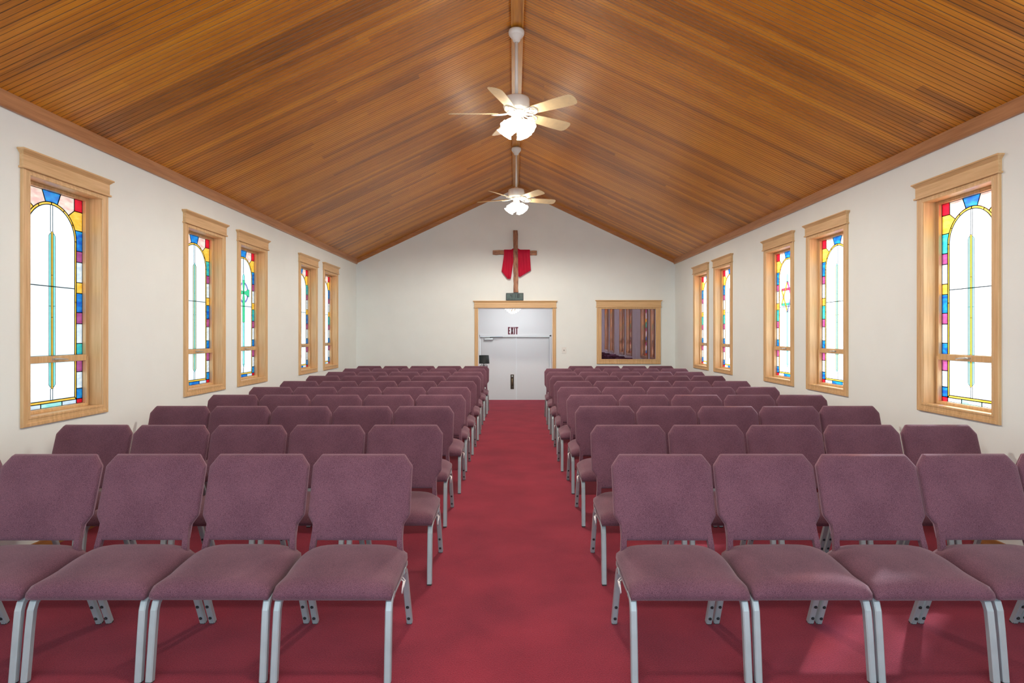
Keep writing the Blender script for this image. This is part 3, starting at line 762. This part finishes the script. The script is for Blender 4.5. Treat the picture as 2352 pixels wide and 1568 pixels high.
# ------------------------------------------------------------------ ceiling fans
def place(o_list, root): pass
def make_fan(base_deg, zoff=0):
    root = empty('ceiling_fan')                 # origin at the canopy top
    W = M['white_enamel']
    q = MB(); q.lathe([(.0, .012), (.074, .012), (.078, -.004), (.076, -.028), (.066, -.042), (.058, -.044), (.054, -.058), (.042, -.066), (.036, -.088), (.022, -.102), (.0, -.103)], n=32, cap=False)
    q.build('canopy', W, root)
    q = MB(); q.lathe([(0, -.09), (.0165, -.09), (.0165, -.63), (0, -.63)], n=16, cap=False); q.build('downrod', W, root)
    q = MB(); q.lathe([(0, -.612), (.03, -.612), (.034, -.632), (.10, -.640), (.122, -.650), (.128, -.668), (.128, -.735), (.122, -.745), (.122, -.755), (.10, -.772), (.085, -.778), (0, -.778)], n=40, cap=False)
    mo = q.build('motor_housing', W, root)
    q = MB(); q.lathe([(.072, -.772), (.090, -.776), (.090, -.792), (.06, -.806), (0, -.806)], n=32, cap=False); q.build('flywheel', W, root)
    q = MB(); q.lathe([(0, -.800), (.046, -.800), (.050, -.812), (.050, -.855), (.040, -.872), (.034, -.905), (.024, -.915), (0, -.916)], n=28, cap=False); q.build('switch_housing', W, root)
    for k in range(5):
        a = math.radians(base_deg+72*k)
        Rm = Matrix.Rotation(a, 4, 'Z') @ Matrix.Translation((0, 0, -.802)) @ Matrix.Rotation(math.radians(-17), 4, 'X')
        # scrolled iron
        q = MB(Rm)
        for s in (-1, 1):
            q.tube([(.075, s*.012, .006), (.11, s*.03, .0), (.145, s*.046, -.004), (.185, s*.05, -.006), (.225, s*.036, -.006), (.24, s*.0, -.006)], .0065, 8)
            q.tube([(.14, s*.0, -.004), (.155, s*.018, -.006), (.185, s*.024, -.006), (.205, s*.010, -.006), (.195, s*.002, -.006)], .0055, 8)
        q.tube([(.07, 0, .006), (.14, 0, -.003), (.24, 0, -.006)], .007, 8)
        ir = q.build('blade_iron', W, root)
        q = MB(Rm)
        prof = [(.175, .050), (.25, .060), (.45, .072), (.58, .076), (.625, .073), (.648, .058), (.660, .030)]
        up = [(x, yv) for x, yv in prof]; pts = up+[(.662, 0)]+[(x, -yv) for x, yv in reversed(up)]
        q.prism([(x, yv, .0) for x, yv in pts], (0, 0, .007)); bevel(q.build('blade', M['blade'], root), .002, 1)
    for k in range(4):
        a = math.radians(45+90*k+12)
        tilt = math.radians(42)
        Rm = Matrix.Rotation(a, 4, 'Z') @ Matrix.Translation((.045, 0, -.865)) @ Matrix.Rotation(-tilt, 4, 'Y')
        q = MB(Rm); q.lathe([(0, .01), (.020, .008), (.022, -.03), (.0, -.032)], n=16, cap=False); fit = q.build('socket', W, root)
        q = MB(Rm); n = 32
        rs = []
        for r_, z_ in ((.020, -.022), (.030, -.032), (.046, -.055), (.056, -.085), (.060, -.115), (.070, -.140), (.080, -.150)):
            fl = max(0, (-z_-.11)/.04)*.004
            rs.append([((r_+fl*math.cos(8*2*PI*j/n))*math.cos(2*PI*j/n), (r_+fl*math.cos(8*2*PI*j/n))*math.sin(2*PI*j/n), z_) for j in range(n)])
        q.rings(rs, cap0=True, cap1=False)
        sh = q.build('lamp_shade', M['shade'], root, auto=False); so = sh.modifiers.new('thickness', 'SOLIDIFY'); so.thickness = .002
    q = MB(); q.tube([(.012, -.03, -.91), (.012, -.034, -1.0)], .0022, 6); q.lathe([(0, 0), (.006, -.004), (.009, -.022), (0, -.028)], (.012, -.034, -1.0), 10, cap=False)
    q.build('pull_chain', W, root)
    return root
f1 = make_fan(36); f1.location = (.022, 5.93, 4.40)
tag(f1, 'nearer white ceiling fan with five cream blades and lit tulip shades', 'ceiling fan', 'ceiling fans on the ridge')
f2 = make_fan(18); f2.location = (.034, 9.68, 4.40)
tag(f2, 'farther white ceiling fan with lit shades, hanging before the gable wall', 'ceiling fan', 'ceiling fans on the ridge')
fill_fan = make_fan(0); fill_fan.location = (.02, 2.18, 4.40)  # third fan, out of view, added to light the near chairs
tag(fill_fan, 'unseen white ceiling fan added in front of the first row to light the near chairs', 'ceiling fan', 'ceiling fans on the ridge')
for o in (f1, f2, fill_fan):
    lamp('fan_light', 'SPOT', (o.location.x, o.location.y, 3.36), (130 if o is not fill_fan else 60), (1.0, .93, .82), shadow_soft_size=.12, spot_size=math.radians(179), spot_blend=.35)  # spot of the added third fan is fill for the front rows

# ------------------------------------------------------------------ chairs (facing the camera, -Y); origin on the floor under the back's top edge
def roundpoly(P, r, n=3):
    out = []
    for k in range(len(P)):
        a, b, c = Vector(P[k-1]), Vector(P[k]), Vector(P[(k+1) % len(P)])
        d1 = (a-b).normalized(); d2 = (c-b).normalized()
        rr = min(r, (a-b).length*.45, (c-b).length*.45)
        p1 = b+d1*rr; p2 = b+d2*rr
        for j in range(n+1):
            t = j/n; out.append(tuple(p1*(1-t)**2+b*2*t*(1-t)+p2*t*t))
    return out
def inset(P, d):
    n = len(P); out = []
    for k in range(n):
        a, b, c = Vector(P[k-1]), Vector(P[k]), Vector(P[(k+1) % n])
        e1 = (b-a).normalized(); e2 = (c-b).normalized()
        nn = (Vector((-e1.y, e1.x))+Vector((-e2.y, e2.x))).normalized()
        cs = max(.5, nn.dot(Vector((-e1.y, e1.x))))
        out.append(tuple(b+nn*d/cs))
    return out
HALF = [(.220, 0), (.222, .072), (.2505, .118), (.2505, .355), (.209, .412)]
RAW = [(x, y) for x, y in HALF]+[(-x, y) for x, y in reversed(HALF)]
OUT = roundpoly([(x, y) for x, y in HALF]+[(-x, y) for x, y in reversed(HALF)], .006)
BT = math.atan2(.125, .40)
def bp(x, d, s):     # back panel frame: x across, d forward (towards the sitter), s up along the recline
    cy, cz = -.125, .455
    return (x, cy+s*math.sin(BT)-d*math.cos(BT), cz+s*math.cos(BT)+d*math.sin(BT)*.0+(-d*math.sin(BT))*0)
def make_chair(detail=True):
    root = empty('stacking_chair')
    f = M['fabric']; st = M['steel']
    # seat cushion
    q = MB(); nx, ny = 16, 14; hw = .2500
    ys = [-.535+.425*k/ny for k in range(ny+1)]
    def top(x, y):
        t = (y+.535)/.425                       # 0 front .. 1 rear
        z = .405+.045*math.sin(min(1, t*1.25)*PI/2)
        z -= .022*max(0, (t-.75)/.25)**2
        z -= .050*abs(x/hw)**5 * (.35+.65*min(1, t*3))
        z -= .020*max(0, 1-t/.10)**2
        return z
    def wx(t): return hw*(1-.035*max(0, (t-.86)/.14)**2)
    grid = []
    for j, y in enumerate(ys):
        t = j/ny; grid.append([q.pt((wx(t)*math.sin((i/nx-.5)*PI)*.35+wx(t)*(2*i/nx-1)*.65, y, top(wx(t)*(math.sin((i/nx-.5)*PI)*.35+(2*i/nx-1)*.65), y))) for i in range(nx+1)])
    for j in range(ny):
        for i in range(nx): q.face([grid[j][i], grid[j][i+1], grid[j+1][i+1], grid[j+1][i]], 0, True)
    per = grid[0][:]+[grid[j][nx] for j in range(1, ny+1)]+grid[ny][::-1][1:]+[grid[j][0] for j in range(ny-1, 0, -1)]
    mid = []; bot = []; bz = lambda y: .338+.020*(y+.535)/.425
    for i in per:
        v = q.v[i]; mid.append(q.pt((v.x*1.004, v.y-(.004 if v.y < -.53 else 0), (v.z+bz(v.y))/2)))
        bot.append(q.pt((v.x*.992, v.y*.999, bz(v.y))))
    n = len(per)
    for k in range(n):
        q.face([per[k], mid[k], mid[(k+1) % n], per[(k+1) % n]], 0, True); q.face([mid[k], bot[k], bot[(k+1) % n], mid[(k+1) % n]], 0, True)
    q.face(bot[::-1], 0)
    q.build('seat', f, root)
    # backrest cushion
    q = MB(); rr = []
    for d_in, dep, rad in ((.010, -.020, .004), (.001, -.014, .006), (0, .0, .006), (.002, .012, .007), (.008, .019, .009), (.020, .0245, .02), (.038, .028, .03)):
        P = roundpoly(inset(RAW, d_in), rad); rr.append([bp(x, dep, s) for x, s in P])
    for sc, dep in ((.75, .0300), (.4, .0312)):
        rr.append([bp(x*sc, dep, .206+(s-.206)*sc) for x, s in P])
    q.rings(rr); 
    bk = q.build('backrest', f, root)
    for p_ in bk.data.polygons: p_.use_smooth = True
    q = MB(); P = inset(OUT, .001); P = P+[P[0]]
    q.tube([bp(x, -.004, s) for x, s in P], .0032, 6); q.build('piping', M['piping'], bk)
    # covered back posts
    for s in (-1, 1):
        q = MB(); x = s*.206
        q.tube([(x+s*.012, -.150, .350), (x+s*.006, -.140, .43), (x, -.118, .50), (x, -.096, .56)], 0, sec=[(-.014, -.016), (.014, -.016), (.014, .014), (-.014, .014)], sm=False)
        bevel(q.build('back_post', f, root), .005, 2)
    # seat frame: side rails and two cross bars
    q = MB()
    for s in (-1, 1): q.tube([(s*.236, -.47, .332), (s*.236, -.30, .338), (s*.236, -.13, .346)], 0, sec=[(-.011, -.010), (.011, -.010), (.011, .010), (-.011, .010)], sm=False)
    for y in (-.44, -.17): q.box(-.225, .225, y-.01, y+.01, .325, .342)
    q.build('seat_frame', st, root)
    SEC = [(-.0145, -.008), (-.010, -.0125), (.010, -.0125), (.0145, -.008), (.0145, .0125), (-.0145, .0125)]
    for s in (-1, 1):
        q = MB(); q.tube([(s*.236, -.455, .338), (s*.236, -.487, .334), (s*.236, -.508, .318), (s*.2365, -.520, .290), (s*.237, -.532, .20), (s*.238, -.553, .006)], 0, sec=[(a, -b) for a, b in SEC][::-1], sm=False)
        lg = q.build('leg', st, root)
        q = MB(); q.box(s*.238-.0125, s*.238+.0125, -.566, -.541, 0, .007); q.build('foot_pad', M['rubber'], lg)
    for s in (-1, 1):
        q = MB(); q.tube([(s*.236, -.225, .336), (s*.236, -.185, .332), (s*.236, -.160, .315), (s*.2365, -.140, .28), (s*.238, -.022, .006)], 0, sec=[(a, -b) for a, b in SEC][::-1], sm=False)
        lg = q.build('leg', st, root)
        q = MB(); q.box(s*.238-.0125, s*.238+.0125, -.034, -.009, 0, .007); q.build('foot_pad', M['rubber'], lg)
        if detail:
            for z in (.035, .105):
                y = -.022-(z-.006)*(.118/.274)
                q = MB(Matrix.Translation((s*.2375, y-.0125, z)) @ Matrix.Rotation(PI/2-.41, 4, 'X')); q.lathe([(.0078, -.004), (.0078, .005), (.005, .009), (.0, .010)], n=10)
                q.build('bolt', M['bolt'], lg)
    return root
def add_hook(root, s):
    q = MB(); x = s*.252
    q.tube([(x-s*.012, -.27, .345), (x-s*.012, -.27, .322), (x+s*.004, -.285, .316), (x+s*.008, -.33, .314), (x+s*.006, -.335, .29), (x+s*.004, -.32, .275)], .0035, 8)
    q.tube([(x-s*.012, -.235, .345), (x-s*.012, -.235, .318), (x+s*.004, -.25, .308), (x+s*.008, -.315, .304)], .0035, 8)
    q.build('linking_hook', M['hook'], root)
def copy_tree(o, parent=None):
    c = o.copy(); COL.objects.link(c); c.parent = parent
    for ch in list(o.children): copy_tree(ch, c)
    return c
ROWY = [3.105, 4.10, 5.17, 6.13, 7.03, 7.92, 8.92, 9.85, 10.80, 11.67]
LE = [-.506, -.47, -.503, -.48, -.496, -.485, -.48, -.496, -.49, -.477]
RE = [.486, .503, .508, .513, .49, .509, .512, .516, .53, .505]
LP = [.522, .521, .517, .520, .512, .512, .514, .511, .511, .511]
RP = [.516, .521, .518, .527, .515, .513, .517, .514, .513, .512]
ORD = ['first', 'second', 'third', 'fourth', 'fifth', 'sixth', 'seventh', 'eighth', 'ninth', 'tenth']
proto = make_chair(True); far = make_chair(False); hookL = None
first = {'near': True, 'far': True}
for r_ in range(10):
    for side in ('left', 'right'):
        sg = -1 if side == 'left' else 1
        e = LE[r_] if side == 'left' else RE[r_]; p = LP[r_] if side == 'left' else RP[r_]
        for k in range(5):
            if side == 'right' and r_ == 9 and k == 0: continue
            key = 'near' if r_ < 6 else 'far'; src = proto if r_ < 6 else far
            if first[key]: c = src; first[key] = False
            else: c = copy_tree(src)
            x = e+sg*(p*(k+.5)-.001)
            dy = random.uniform(-.006, .006); rz = math.radians(random.uniform(-.22, .22))
            if k == 4: dy += .01
            c.location = (x, ROWY[r_]+dy, 0); c.rotation_euler = (0, 0, rz)
            pos = ('on the aisle' if k == 0 else 'against the wall' if k == 4 else ORD[k]+' from the aisle')
            if side == 'right' and r_ == 9 and k == 1: pos = 'beside the empty aisle place'
            row = 'front row' if r_ == 0 else 'back row' if r_ == 9 else ORD[r_]+' row from the front'
            tag(c, 'mauve padded chair %s, %s, %s block' % (pos, row, side), 'chair', 'mauve stacking chairs set out in rows')
            c['aisle'] = 1 if (k == 0 and r_ < 6) else 0
            c['sg'] = sg
for c in [o for o in bpy.data.objects if o.parent is None and o.name.startswith('stacking_chair')]:
    if c.get('aisle'): add_hook(c, -c['sg'])
    if 'aisle' in c: del c['aisle']
    if 'sg' in c: del c['sg']
